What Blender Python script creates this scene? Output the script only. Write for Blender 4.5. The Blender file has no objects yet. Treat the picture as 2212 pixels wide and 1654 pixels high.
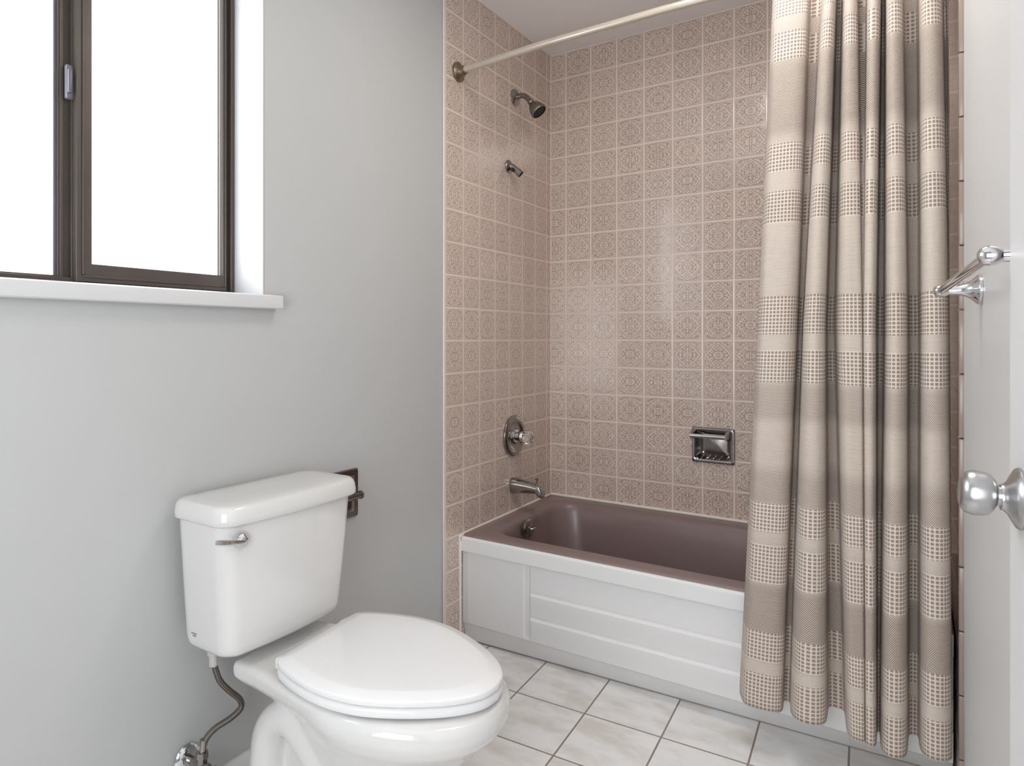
import bpy, bmesh, math, random
from mathutils import Vector, Matrix
import numpy as np

S = bpy.context.scene
COL = S.collection
R = math.radians
random.seed(7)

P_WIN, P_CEIL, P_FRONT_FILL, P_HALL, P_SKY = 90.0, 8.8, 24.5, 3.0, 0.2     # light powers, watts
# ------------------------------------------------------------------ camera, world, lights, exposure
CAMX, CAMY, CAMZ = 1.37525, -2.91877, 1.13563
YAW = 0.6253
FPX, HZ, PPX = 1470.4853, 728.56, 910.73
cd = bpy.data.cameras.new('camera')
cam = bpy.data.objects.new('camera', cd); COL.objects.link(cam)
cam.location = (CAMX, CAMY, CAMZ)
cam.rotation_euler = (R(90), 0, YAW)
cd.sensor_fit = 'HORIZONTAL'; cd.sensor_width = 36.0
cd.lens = FPX / 2212 * 36.0
cd.shift_x = (1106 - PPX) / 2212
cd.shift_y = -(827 - HZ) / 2212
cd.clip_start = 0.02
S.camera = cam

W = bpy.data.worlds.new('sky'); S.world = W; W.use_nodes = True
W.node_tree.nodes['Background'].inputs[0].default_value = (0.86, 0.92, 1.0, 1)
W.node_tree.nodes['Background'].inputs[1].default_value = P_SKY

def area(name, loc, rot, sx, sy, power, color):
    l = bpy.data.lights.new(name, 'AREA'); l.shape = 'RECTANGLE'; l.size = sx; l.size_y = sy
    l.energy = power; l.color = color
    o = bpy.data.objects.new(name, l); COL.objects.link(o); o.location = loc; o.rotation_euler = rot
    return o
# daylight falling on the frosted window from outside (faces +x)
area('window_daylight', (-0.62, -2.0, 1.82), (0, R(-90), 0), 1.7, 2.1, P_WIN, (0.97, 0.985, 1.0))
# unseen ceiling light, added as warm fill for the alcove and curtain
area('ceiling_fill_light', (0.98, -1.22, 2.38), (0, 0, 0), 0.45, 0.45, P_CEIL, (1.0, 0.945, 0.87))
# broad unseen fill light, added at the wall behind the viewpoint
area('front_fill_light', (1.10, -3.40, 1.15), (R(90), 0, 0), 0.9, 1.1, P_FRONT_FILL, (0.955, 0.985, 1.0))
# light coming in through the open doorway
area('hallway_light', (2.35, -3.02, 1.5), (0, R(90), 0), 1.6, 1.0, P_HALL, (1.0, 0.985, 0.97))

S.view_settings.view_transform = 'Standard'
S.view_settings.look = 'None'
S.view_settings.gamma = 1.0
S.view_settings.use_curve_mapping = False
S.view_settings.exposure = 0.0
S.cycles.max_bounces = 10
S.cycles.diffuse_bounces = 6
S.cycles.use_denoising = True
S.cycles.caustics_reflective = False
S.cycles.caustics_refractive = False

# ------------------------------------------------------------------ helpers
_c, _s = math.cos(YAW), math.sin(YAW)
def ray(x, y):
    a = (x - PPX) / FPX
    return (-_s + _c * a, _c + _s * a, (HZ - y) / FPX)
def on(ax, val, x, y):
    """point of the plane axis=val seen at photo pixel x, y (used to measure the room)"""
    r = ray(x, y); C = (CAMX, CAMY, CAMZ)
    t = (val - C[ax]) / r[ax]
    return Vector(C[i] + t * r[i] for i in range(3))

def lin(r, g, b):
    f = lambda v: (v / 255) / 12.92 if v / 255 <= 0.04045 else ((v / 255 + 0.055) / 1.055) ** 2.4
    return (f(r), f(g), f(b), 1)

class N:
    """small node-tree writer"""
    def __init__(self, name):
        self.m = bpy.data.materials.new(name); self.m.use_nodes = True
        self.t = self.m.node_tree; self.b = self.t.nodes['Principled BSDF']; self.out = self.t.nodes['Material Output']
    def node(self, typ, **kw):
        n = self.t.nodes.new(typ)
        for k, v in kw.items(): setattr(n, k, v)
        return n
    def link(self, a, b): self.t.links.new(a, b)
    def put(self, sock, v):
        if isinstance(v, (int, float)): sock.default_value = v
        elif isinstance(v, tuple): sock.default_value = v
        else: self.link(v, sock)
    def M(self, op, a, b=0.0, c=0.0, clamp=False):
        n = self.node('ShaderNodeMath', operation=op, use_clamp=clamp)
        self.put(n.inputs[0], a); self.put(n.inputs[1], b); self.put(n.inputs[2], c)
        return n.outputs[0]
    def band(self, v, lo, hi, soft=0.01):
        """1 inside lo..hi with soft edges"""
        a = self.ss(v, lo - soft, lo + soft); b = self.ss(v, hi - soft, hi + soft)
        return self.M('SUBTRACT', a, b, clamp=True)
    def ss(self, v, e0, e1):
        n = self.node('ShaderNodeMapRange', interpolation_type='SMOOTHSTEP', clamp=True)
        self.put(n.inputs['Value'], v); n.inputs['From Min'].default_value = e0; n.inputs['From Max'].default_value = e1
        return n.outputs[0]
    def mix(self, f, a, b, kind='MIX'):
        n = self.node('ShaderNodeMix', data_type='RGBA', blend_type=kind)
        self.put(n.inputs[0], f); self.put(n.inputs[6], a); self.put(n.inputs[7], b)
        return n.outputs[2]
    def fmix(self, f, a, b):
        n = self.node('ShaderNodeMix', data_type='FLOAT')
        self.put(n.inputs[0], f); self.put(n.inputs[2], a); self.put(n.inputs[3], b)
        return n.outputs[0]
    def comb(self, x, y, z=0.0):
        n = self.node('ShaderNodeCombineXYZ')
        for i, v in enumerate((x, y, z)): self.put(n.inputs[i], v)
        return n.outputs[0]
    def xyz(self, kind='Object'):
        c = self.node('ShaderNodeTexCoord'); s = self.node('ShaderNodeSeparateXYZ')
        self.link(c.outputs[kind], s.inputs[0]); return s.outputs
    def noise(self, vec=None, scale=5, detail=2, rough=0.5, out=0):
        n = self.node('ShaderNodeTexNoise'); n.inputs['Scale'].default_value = scale
        n.inputs['Detail'].default_value = detail; n.inputs['Roughness'].default_value = rough
        if vec is None:
            c = self.node('ShaderNodeTexCoord'); vec = c.outputs['Object']
        self.link(vec, n.inputs['Vector']); return n.outputs[out]
    def bump(self, h, strength=0.3, dist=0.001):
        n = self.node('ShaderNodeBump'); n.inputs['Strength'].default_value = strength; n.inputs['Distance'].default_value = dist
        self.link(h, n.inputs['Height']); self.link(n.outputs[0], self.b.inputs['Normal'])
    def set(self, **kw):
        for k, v in kw.items(): self.put(self.b.inputs[k.replace('_', ' ')], v)
        return self

def plain(name, col, rough=0.4, metal=0.0, var=0.04, vscale=6.0, bump=0.0, bscale=300, spec=0.5, **kw):
    n = N(name)
    f = n.noise(None, vscale, 3)
    dark = tuple(c * (1 - var) for c in col[:3]) + (1,)
    lite = tuple(min(1, c * (1 + var)) for c in col[:3]) + (1,)
    n.set(Base_Color=n.mix(f, dark, lite), Roughness=rough, Metallic=metal)
    n.b.inputs['Specular IOR Level'].default_value = spec
    for k, v in kw.items(): n.b.inputs[k.replace('_', ' ')].default_value = v
    if bump: n.bump(n.noise(None, bscale, 2), bump, 0.001)
    return n.m

MAT = {}
MAT['wall'] = plain('painted_wall', lin(189, 190, 190), 0.55, var=0.015, vscale=2, bump=0.12, bscale=160, spec=0.3)
MAT['white_paint'] = plain('white_paint', lin(211, 211, 211), 0.4, var=0.012, vscale=3, bump=0.06, bscale=120)
MAT['door_paint'] = plain('door_paint', lin(214, 214, 215), 0.38, var=0.01, vscale=3)
MAT['ceiling'] = plain('ceiling_paint', lin(240, 238, 237), 0.8, var=0.015, vscale=5, bump=0.25, bscale=220, spec=0.2)
MAT['trim'] = plain('trim_paint', lin(226, 226, 226), 0.32, var=0.012)
MAT['window_trim'] = plain('window_trim_paint', lin(208, 208, 209), 0.35, var=0.012)
MAT['porcelain'] = plain('porcelain', lin(217, 216, 215), 0.12, var=0.006, vscale=3, Coat_Weight=0.4, Coat_Roughness=0.05)
MAT['seat_plastic'] = plain('seat_plastic', lin(229, 229, 230), 0.16, var=0.006, vscale=3)
MAT['apron'] = plain('apron_enamel', lin(228, 228, 229), 0.22, var=0.012, vscale=3)
MAT['caulk'] = plain('caulk', lin(232, 226, 219), 0.5, var=0.06, vscale=30)
MAT['mauve'] = plain('mauve_enamel', lin(132, 113, 112), 0.36, var=0.03, vscale=4, Coat_Weight=0.15, Coat_Roughness=0.12)
MAT['bronze'] = plain('bronze_aluminium', lin(84, 76, 71), 0.38, 0.35, var=0.12, vscale=14)
MAT['bronze_dark'] = plain('bronze_dark', lin(50, 46, 46), 0.5, 0.2, var=0.1)
MAT['latch'] = plain('latch_grey', lin(112, 110, 120), 0.4, 0.4, var=0.06)
MAT['chrome'] = plain('chrome', (0.78, 0.78, 0.80, 1), 0.08, 1.0, var=0.03, vscale=30)
MAT['worn_chrome'] = plain('worn_chrome', (0.36, 0.34, 0.33, 1), 0.18, 1.0, var=0.18, vscale=40)
MAT['dull_nickel'] = plain('dull_nickel', (0.26, 0.23, 0.205, 1), 0.3, 1.0, var=0.15, vscale=40)
MAT['satin'] = plain('satin_nickel', (0.52, 0.515, 0.52, 1), 0.3, 1.0, var=0.05, vscale=40)
MAT['aged_brass'] = plain('aged_bronze_flange', (0.27, 0.22, 0.16, 1), 0.3, 1.0, var=0.2, vscale=40)
MAT['holder_bronze'] = plain('holder_bronze', (0.20, 0.165, 0.15, 1), 0.32, 1.0, var=0.2, vscale=60)
MAT['rod'] = plain('ivory_rod', lin(212, 202, 188), 0.24, 0.6, var=0.03)
MAT['black'] = plain('black_rubber_and_shade', (0.012, 0.012, 0.012, 1), 0.5)
MAT['nut'] = plain('pale_plastic', lin(190, 188, 184), 0.4)
MAT['mark'] = plain('grey_print', lin(150, 149, 148), 0.5)

def hose_mat():
    n = N('braided_steel'); uv = n.xyz('UV')
    w = n.M('SINE', n.M('MULTIPLY', n.M('ADD', uv[1], n.M('MULTIPLY', uv[0], 0.012)), 2 * math.pi / 0.0032))
    w2 = n.M('SINE', n.M('MULTIPLY', n.M('SUBTRACT', uv[1], n.M('MULTIPLY', uv[0], 0.012)), 2 * math.pi / 0.0032))
    h = n.M('MULTIPLY', w, w2)
    n.set(Base_Color=n.mix(n.ss(h, -0.6, 0.8), lin(92, 84, 78), lin(150, 142, 134)), Metallic=0.8, Roughness=0.38)
    n.bump(h, 0.5, 0.0006); return n.m
MAT['hose'] = hose_mat()

def acrylic():
    n = N('clear_acrylic'); n.set(Base_Color=(0.97, 0.96, 0.95, 1), Roughness=0.06, IOR=1.45)
    n.b.inputs['Transmission Weight'].default_value = 0.93
    return n.m
MAT['acrylic'] = acrylic()

def frosted():
    """obscure pebbled glass: daylight passes, shapes do not"""
    n = N('frosted_glass')
    tr = n.node('ShaderNodeBsdfTransparent'); tl = n.node('ShaderNodeBsdfTranslucent'); gl = n.node('ShaderNodeBsdfGlossy')
    m1 = n.node('ShaderNodeMixShader'); m2 = n.node('ShaderNodeMixShader')
    v = n.noise(None, 260, 2, 0.5); big = n.noise(None, 2.2, 2, 0.5)
    tint = n.mix(big, (0.90, 0.93, 0.985, 1), (0.985, 0.965, 0.94, 1))
    n.link(tint, tr.inputs[0]); n.link(tint, tl.inputs[0])
    n.put(m1.inputs[0], n.fmix(v, 0.35, 0.65)); n.link(tr.outputs[0], m1.inputs[1]); n.link(tl.outputs[0], m1.inputs[2])
    gl.inputs['Roughness'].default_value = 0.25
    m2.inputs[0].default_value = 0.04; n.link(m1.outputs[0], m2.inputs[1]); n.link(gl.outputs[0], m2.inputs[2])
    b = n.node('ShaderNodeBump'); b.inputs['Strength'].default_value = 0.4; b.inputs['Distance'].default_value = 0.001
    n.link(v, b.inputs['Height']); n.link(b.outputs[0], gl.inputs['Normal'])
    n.link(m2.outputs[0], n.out.inputs[0]); return n.m
MAT['frosted'] = frosted()

TP_H, TP_V = 0.1191, 0.12          # wall tile pitch
ROW0 = 2.32379 % 0.12
def tile_mat(name, axis, sign, u0):
    """patterned glazed wall tile: framed square, pointed quatrefoil outline, fine scrollwork; u0 = position of a vertical joint"""
    n = N(name); o = n.xyz('Object')
    u = n.M('MULTIPLY', n.M('SUBTRACT', n.M('MULTIPLY', o[axis], sign), u0), 1 / TP_H)
    v = n.M('MULTIPLY', n.M('SUBTRACT', o[2], ROW0), 1 / TP_V)
    fu, fv = n.M('FLOOR', u), n.M('FLOOR', v)
    a = n.M('MULTIPLY_ADD', n.M('SUBTRACT', u, fu), 2.0, -1.0)
    b = n.M('MULTIPLY_ADD', n.M('SUBTRACT', v, fv), 2.0, -1.0)
    p, q = n.M('ABSOLUTE', a), n.M('ABSOLUTE', b)
    m = n.M('MAXIMUM', p, q)
    wn = n.node('ShaderNodeTexWhiteNoise', noise_dimensions='2D'); n.link(n.comb(fu, fv), wn.inputs['Vector'])
    sc = n.node('ShaderNodeSeparateColor'); n.link(wn.outputs['Color'], sc.inputs[0])
    rnd = sc.outputs
    # outline
    s = n.M('ABSOLUTE', n.M('SUBTRACT', p, q))
    sb = n.M('MULTIPLY', n.M('SUBTRACT', s, 0.23), 1 / 0.17)
    d0 = n.M('MULTIPLY_ADD', n.M('EXPONENT', n.M('MULTIPLY', n.M('MULTIPLY', sb, sb), -1.0)), 0.10, 0.86)
    g = n.M('SUBTRACT', n.M('ADD', p, q), d0)
    line1 = n.band(g, -0.028, 0.018, 0.016)
    line2 = n.band(g, 0.125, 0.160, 0.016)
    darkb = n.band(g, 0.03, 0.115, 0.02)
    # scrollwork (mirrored)
    wob = n.noise(n.comb(p, q, n.M('MULTIPLY', rnd[0], 0.7)), 5.0, 1, 0.5, out=1)
    vm = n.node('ShaderNodeVectorMath', operation='MULTIPLY_ADD')
    n.link(wob, vm.inputs[0]); vm.inputs[1].default_value = (0.16, 0.16, 0.16); n.link(n.comb(p, q), vm.inputs[2])
    vo = n.node('ShaderNodeTexVoronoi'); vo.inputs['Scale'].default_value = 12.5; n.link(vm.outputs[0], vo.inputs['Vector'])
    ring = n.band(vo.outputs['Distance'], 0.30, 0.51, 0.09)
    dot = n.M('SUBTRACT', 1.0, n.ss(vo.outputs['Distance'], 0.08, 0.17))
    scroll = n.M('MAXIMUM', ring, n.M('MULTIPLY', dot, 0.8))
    cross = n.M('MULTIPLY', n.band(n.M('MINIMUM', p, q), -0.03, 0.022, 0.014), n.M('SUBTRACT', 1.0, n.ss(m, 0.2, 0.55)))
    lightness = n.M('MAXIMUM', n.M('MULTIPLY', scroll, n.M('SUBTRACT', 1.0, darkb)), n.M('MAXIMUM', line1, line2))
    lightness = n.M('MAXIMUM', lightness, n.M('MULTIPLY', cross, 0.5), clamp=True)
    face = n.mix(lightness, lin(172, 151, 139), lin(240, 226, 216))
    inner_dark = n.band(m, 0.880, 0.915, 0.01)
    frame = n.ss(m, 0.915, 0.93)
    grout = n.ss(m, 0.962, 0.975)
    col = n.mix(inner_dark, face, lin(190, 169, 157))
    col = n.mix(frame, col, lin(226, 210, 200))
    edge = n.band(m, 0.945, 0.968, 0.008)
    col = n.mix(edge, col, lin(200, 180, 168))
    col = n.mix(grout, col, lin(232, 219, 210))
    tone = n.M('MULTIPLY_ADD', rnd[2], 0.07, 0.965)
    col = n.mix(1.0, col, n.comb(tone, tone, tone), 'MULTIPLY')
    n.set(Base_Color=col, Roughness=n.fmix(grout, 0.09, 0.6))
    n.b.inputs['Specular IOR Level'].default_value = 0.9
    # each tile sits very slightly out of plane, the glaze undulates, joints are recessed
    tilt = n.M('ADD', n.M('MULTIPLY', n.M('MULTIPLY', n.M('SUBTRACT', rnd[0], 0.5), a), 0.9),
               n.M('MULTIPLY', n.M('MULTIPLY', n.M('SUBTRACT', rnd[1], 0.5), b), 0.9))
    und = n.noise(None, 26, 2, 0.5)
    h = n.M('ADD', tilt, n.M('MULTIPLY', und, 0.55))
    h = n.M('ADD', h, n.M('MULTIPLY', lightness, 0.12))
    h = n.M('SUBTRACT', h, n.M('MULTIPLY', n.ss(m, 0.94, 0.98), 1.3))
    n.bump(h, 0.26, 0.001)
    return n.m
MAT['tile_left'] = tile_mat('tile_left_wall', 1, -1, 0.0431)
MAT['tile_back'] = tile_mat('tile_back_wall', 0, 1, 0.0846)
MAT['tile_right'] = tile_mat('tile_right_wall', 1, -1, 0.02)

FT_X, FT_Y, FT_ROT, FT_0 = 1.8711 * 0.12, 2.057 * 0.12, 0.0487, (2.887 * 0.12, -8.1176 * 0.12)
def floor_mat():
    n = N('marble_floor_tile'); o = n.xyz('Object')
    c, s = math.cos(FT_ROT), math.sin(FT_ROT)
    x = n.M('SUBTRACT', o[0], FT_0[0]); y = n.M('SUBTRACT', o[1], FT_0[1])
    u = n.M('MULTIPLY', n.M('ADD', n.M('MULTIPLY', x, c), n.M('MULTIPLY', y, s)), 1 / FT_X)
    v = n.M('MULTIPLY', n.M('SUBTRACT', n.M('MULTIPLY', y, c), n.M('MULTIPLY', x, s)), 1 / FT_Y)
    fu, fv = n.M('FLOOR', u), n.M('FLOOR', v)
    a = n.M('ABSOLUTE', n.M('MULTIPLY_ADD', n.M('SUBTRACT', u, fu), 2.0, -1.0))
    b = n.M('ABSOLUTE', n.M('MULTIPLY_ADD', n.M('SUBTRACT', v, fv), 2.0, -1.0))
    m = n.M('MAXIMUM', a, b)
    wn = n.node('ShaderNodeTexWhiteNoise', noise_dimensions='2D'); n.link(n.comb(fu, fv), wn.inputs['Vector'])
    off = n.node('ShaderNodeVectorMath', operation='MULTIPLY_ADD')
    n.link(wn.outputs['Color'], off.inputs[0]); off.inputs[1].default_value = (7, 7, 7)
    mp = n.comb(n.M('MULTIPLY', o[0], 0.55), o[1], 0.0); n.link(mp, off.inputs[2])
    cl = n.noise(off.outputs[0], 11, 4, 0.55)
    cl2 = n.noise(off.outputs[0], 34, 3, 0.6)
    f = n.ss(n.M('MULTIPLY_ADD', cl2, 0.25, cl), 0.50, 0.82)
    col = n.mix(f, lin(233, 232, 232), lin(214, 209, 204))
    lite = n.band(m, 0.962, 0.972, 0.006)
    col = n.mix(n.M('MULTIPLY', lite, 0.6), col, lin(240, 238, 235))
    g = n.ss(m, 0.974, 0.981)
    gn = n.noise(None, 320, 2, 0.6)
    col = n.mix(g, col, n.mix(gn, lin(120, 108, 101), lin(160, 148, 141)))
    n.set(Base_Color=col, Roughness=n.fmix(g, 0.26, 0.8))
    n.bump(n.M('SUBTRACT', n.M('MULTIPLY', cl2, 0.04), n.ss(m, 0.965, 0.985)), 0.6, 0.0012)
    return n.m
MAT['floor'] = floor_mat()

def curtain_mat():
    n = N('curtain_weave'); uv = n.xyz('UV'); u, v = uv[0], uv[1]
    ramp = n.node('ShaderNodeValToRGB'); cr = ramp.color_ramp; cr.interpolation = 'CONSTANT'
    H = 2.2
    # (start height, is dotted)
    bands = [(0.0, 1), (0.225, 0), (0.262, 1), (0.338, 0), (0.470, 1), (0.572, 0), (0.604, 1), (0.686, 0), (1.006, 1),
             (1.092, 0), (1.140, 1), (1.240, 0), (1.440, 1), (1.522, 0), (1.575, 1), (1.657, 0), (1.880, 1), (1.955, 0), (1.995, 1)]
    cr.elements[0].position = 0; cr.elements[0].color = (1, 1, 1, 1)
    cr.elements[1].position = bands[1][0] / H; cr.elements[1].color = (0, 0, 0, 1)
    for z, d in bands[2:]:
        e = cr.elements.new(z / H); e.color = (d, d, d, 1)
    n.link(n.M('MULTIPLY', v, 1 / H), ramp.inputs[0]); dotted = ramp.outputs[0]
    r2 = n.node('ShaderNodeValToRGB'); c2 = r2.color_ramp
    tones = [(0.0, .30), (0.215, .35), (0.225, .95), (0.262, .95), (0.268, .45), (0.335, .42), (0.345, .02), (0.46, .02), (0.475, .55), (0.57, .55),
             (0.60, .85), (0.68, .75), (0.69, .18), (0.76, .2), (0.80, .8), (0.90, .85), (0.925, .25), (1.0, .3), (1.02, .9), (1.40, .9),
             (1.5, .95), (1.66, .8), (1.70, .08), (1.86, .08), (1.90, .5), (2.1, .6)]
    c2.elements[0].position = 0; c2.elements[0].color = (.3, .3, .3, 1)
    c2.elements[1].position = 1; c2.elements[1].color = (.7, .7, .7, 1)
    for z, k in tones[1:]:
        e = c2.elements.new(z / H); e.color = (k, k, k, 1)
    n.link(n.M('MULTIPLY', v, 1 / H), r2.inputs[0]); tone = r2.outputs[0]
    # weave cells
    wu, wv = 0.0036, 0.0029
    row = n.M('FLOOR', n.M('MULTIPLY', v, 1 / wv))
    sh = n.M('MULTIPLY', n.M('MODULO', row, 2.0), 0.5)
    cu = n.M('FRACT', n.M('ADD', n.M('MULTIPLY', u, 1 / wu), sh)); cv = n.M('FRACT', n.M('MULTIPLY', v, 1 / wv))
    da = n.M('ABSOLUTE', n.M('SUBTRACT', cu, 0.5)); db = n.M('ABSOLUTE', n.M('SUBTRACT', cv, 0.5))
    rr = n.M('SQRT', n.M('ADD', n.M('MULTIPLY', da, da), n.M('MULTIPLY', db, db)))
    knot = n.M('SUBTRACT', 1.0, n.ss(rr, 0.20, 0.44))
    streak = n.noise(n.comb(n.M('MULTIPLY', u, 14), n.M('MULTIPLY', v, 420)), 1.0, 2, 0.6)
    gap = n.mix(tone, lin(122, 106, 96), lin(192, 179, 168))
    gap = n.mix(n.M('MULTIPLY', n.ss(streak, 0.45, 0.75), 0.5), gap, lin(152, 137, 128))
    col = n.mix(knot, gap, lin(229, 219, 210))
    # dots
    du, dv = 0.0086, 0.0099
    eu = n.M('ABSOLUTE', n.M('SUBTRACT', n.M('FRACT', n.M('MULTIPLY', u, 1 / du)), 0.5))
    ev = n.M('ABSOLUTE', n.M('SUBTRACT', n.M('FRACT', n.M('MULTIPLY', v, 1 / dv)), 0.5))
    em = n.M('POWER', n.M('ADD', n.M('POWER', eu, 4.0), n.M('POWER', ev, 4.0)), 0.25)
    dot = n.M('SUBTRACT', 1.0, n.ss(em, 0.30, 0.40))
    dcol = n.mix(knot, lin(140, 124, 113), lin(176, 160, 149))
    base = n.mix(n.M('MULTIPLY', knot, 0.5), lin(214, 203, 194), lin(231, 221, 212))
    dcol = n.mix(dot, base, dcol)
    col = n.mix(dotted, col, dcol)
    n.set(Base_Color=col, Roughness=0.9)
    n.b.inputs['Specular IOR Level'].default_value = 0.1
    n.b.inputs['Sheen Weight'].default_value = 0.1
    h = n.M('SUBTRACT', knot, n.M('MULTIPLY', n.M('MULTIPLY', dot, dotted), 0.5))
    n.bump(h, 0.5, 0.001)
    return n.m
MAT['curtain'] = curtain_mat()

# ------------------------------------------------------------------ mesh helpers
def link(o, parent=None):
    COL.objects.link(o)
    if parent: o.parent = parent
    return o
def obj(name, bm, mat, parent=None, smooth=40):
    me = bpy.data.meshes.new(name); bmesh.ops.recalc_face_normals(bm, faces=bm.faces[:]) if smooth is not None else None
    bm.to_mesh(me); bm.free()
    me.materials.append(mat)
    if smooth:
        me.shade_smooth(); me.set_sharp_from_angle(angle=R(smooth))
    return link(bpy.data.objects.new(name, me), parent)
def thing(name, label, cat, loc=(0, 0, 0), group=None):
    o = bpy.data.objects.new(name, None); o.empty_display_size = 0.05; link(o); o['label'] = label; o['category'] = cat
    if group: o['group'] = group
    return o
def struct(o, label, cat):
    o['kind'] = 'structure'; o['label'] = label; o['category'] = cat; return o

def add_box(bm, lo, hi, bev=0.0, seg=2, rot=None, pivot=None):
    r = bmesh.ops.create_cube(bm, size=1.0)
    vs = r['verts']
    lo, hi = Vector(lo), Vector(hi); c = (lo + hi) / 2; d = hi - lo
    for v in vs: v.co = Vector((v.co.x * d.x, v.co.y * d.y, v.co.z * d.z)) + c
    if bev:
        es = list({e for v in vs for e in v.link_edges})
        rr = bmesh.ops.bevel(bm, geom=es, offset=bev, segments=seg, affect='EDGES', profile=0.5)
        vs = list({v for f in rr['faces'] for v in f.verts} | {v for v in vs if v.is_valid})
    if rot is not None:
        pv = Vector(pivot) if pivot is not None else c
        for v in vs: v.co = rot @ (v.co - pv) + pv
    return bm
def box(*a, **k):
    bm = bmesh.new(); add_box(bm, *a, **k); return bm
def frame_of(d):
    d = Vector(d).normalized(); up = Vector((0, 0, 1)) if abs(d.z) < 0.9 else Vector((1, 0, 0))
    x = up.cross(d).normalized(); y = d.cross(x); return x, y, d
def add_lathe(bm, prof, origin, axis, seg=40, cap=True):
    """prof: list of (distance along axis, radius)"""
    x, y, d = frame_of(axis); o = Vector(origin); rings = []
    for t, r in prof:
        if r < 1e-6: rings.append([bm.verts.new(o + d * t)])
        else: rings.append([bm.verts.new(o + d * t + (x * math.cos(2 * math.pi * k / seg) + y * math.sin(2 * math.pi * k / seg)) * r) for k in range(seg)])
    for a, b in zip(rings, rings[1:]):
        for k in range(seg):
            k2 = (k + 1) % seg
            if len(a) == 1 and len(b) == 1: continue
            if len(a) == 1: bm.faces.new((a[0], b[k], b[k2]))
            elif len(b) == 1: bm.faces.new((a[k], a[k2], b[0]))
            else: bm.faces.new((a[k], a[k2], b[k2], b[k]))
    if cap:
        if len(rings[0]) > 1: bm.faces.new(rings[0][::-1])
        if len(rings[-1]) > 1: bm.faces.new(rings[-1])
    return bm
def lathe(*a, **k):
    bm = bmesh.new(); add_lathe(bm, *a, **k); return bm
def spline(pts, n=12):
    P = [Vector(p) for p in pts]; P = [P[0] * 2 - P[1]] + P + [P[-1] * 2 - P[-2]]; out = []
    for i in range(1, len(P) - 2):
        for k in range(n):
            t = k / n; a, b, c, d = P[i - 1], P[i], P[i + 1], P[i + 2]
            out.append(0.5 * ((2 * b) + (c - a) * t + (2 * a - 5 * b + 4 * c - d) * t * t + (3 * b - a - 3 * c + d) * t ** 3))
    out.append(P[-2]); return out
def add_tube(bm, path, rad, seg=20, uv=False, cap=True):
    """rad: number or list"""
    path = [Vector(p) for p in path]; rings = []; x = None; L = 0; Ls = []
    for i, p in enumerate(path):
        d = (path[min(i + 1, len(path) - 1)] - path[max(i - 1, 0)]).normalized()
        if x is None: x, y, _ = frame_of(d)
        else:
            x = (x - d * x.dot(d)).normalized(); y = d.cross(x)
        if i: L += (p - path[i - 1]).length
        Ls.append(L); r = rad[i] if isinstance(rad, (list, tuple)) else rad
        rings.append([bm.verts.new(p + (x * math.cos(2 * math.pi * k / seg) + y * math.sin(2 * math.pi * k / seg)) * r) for k in range(seg)])
    lay = bm.loops.layers.uv.verify() if uv else None
    for i in range(len(rings) - 1):
        for k in range(seg):
            k2 = (k + 1) % seg
            f = bm.faces.new((rings[i][k], rings[i][k2], rings[i + 1][k2], rings[i + 1][k]))
            if uv:
                for lp, (uu, vv) in zip(f.loops, ((k / seg, Ls[i]), ((k + 1) / seg, Ls[i]), ((k + 1) / seg, Ls[i + 1]), (k / seg, Ls[i + 1]))): lp[lay].uv = (uu, vv)
    if cap: bm.faces.new(rings[0][::-1]); bm.faces.new(rings[-1])
    return bm
def tube(*a, **k):
    bm = bmesh.new(); add_tube(bm, *a, **k); return bm
def rrect(x0, x1, y0, y1, r, n=10, m=14):
    """rounded rectangle, counter-clockwise, fixed point count so loops can be bridged"""
    r = max(1e-4, min(r, (x1 - x0) / 2 - 1e-4, (y1 - y0) / 2 - 1e-4)); out = []
    cs = [(x1 - r, y1 - r, 0), (x0 + r, y1 - r, 90), (x0 + r, y0 + r, 180), (x1 - r, y0 + r, 270)]
    for i, (cx, cy, a0) in enumerate(cs):
        for k in range(n + 1):
            a = R(a0 + 90 * k / n); out.append((cx + r * math.cos(a), cy + r * math.sin(a)))
        nx = cs[(i + 1) % 4]; a = R(nx[2]); p0 = out[-1]; p1 = (nx[0] + r * math.cos(a), nx[1] + r * math.sin(a))
        for k in range(1, m): out.append((p0[0] + (p1[0] - p0[0]) * k / m, p0[1] + (p1[1] - p0[1]) * k / m))
    return out
def add_loft(bm, loops, cap0=True, cap1=True):
    L = [[bm.verts.new(p) for p in lp] for lp in loops]; n = len(L[0])
    for a, b in zip(L, L[1:]):
        for k in range(n):
            k2 = (k + 1) % n; bm.faces.new((a[k], a[k2], b[k2], b[k]))
    if cap0: bm.faces.new(L[0][::-1])
    if cap1: bm.faces.new(L[-1])
    return bm
def loft(loops, cap0=True, cap1=True):
    bm = bmesh.new(); add_loft(bm, loops, cap0, cap1); return bm
def add_quad_prism(bm, pts, z0, z1):
    a = [bm.verts.new((x, y, z0)) for x, y in pts]; b = [bm.verts.new((x, y, z1)) for x, y in pts]; n = len(pts)
    bm.faces.new(a[::-1]); bm.faces.new(b)
    for k in range(n): bm.faces.new((a[k], a[(k + 1) % n], b[(k + 1) % n], b[k]))
    return bm

# ------------------------------------------------------------------ the room
CEIL = 2.443
WIN_Y0, WIN_Y1, WIN_Z0, WIN_Z1 = -2.60, -1.719, 1.245, 2.16
YF = -3.45                                     # wall behind the viewpoint
WR = lambda y: 1.470 + 0.052 * max(0.0, -0.87 - y)     # right wall leans out a little towards the door
TUB_L, TUB_F = 1.460, -0.785

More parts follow.
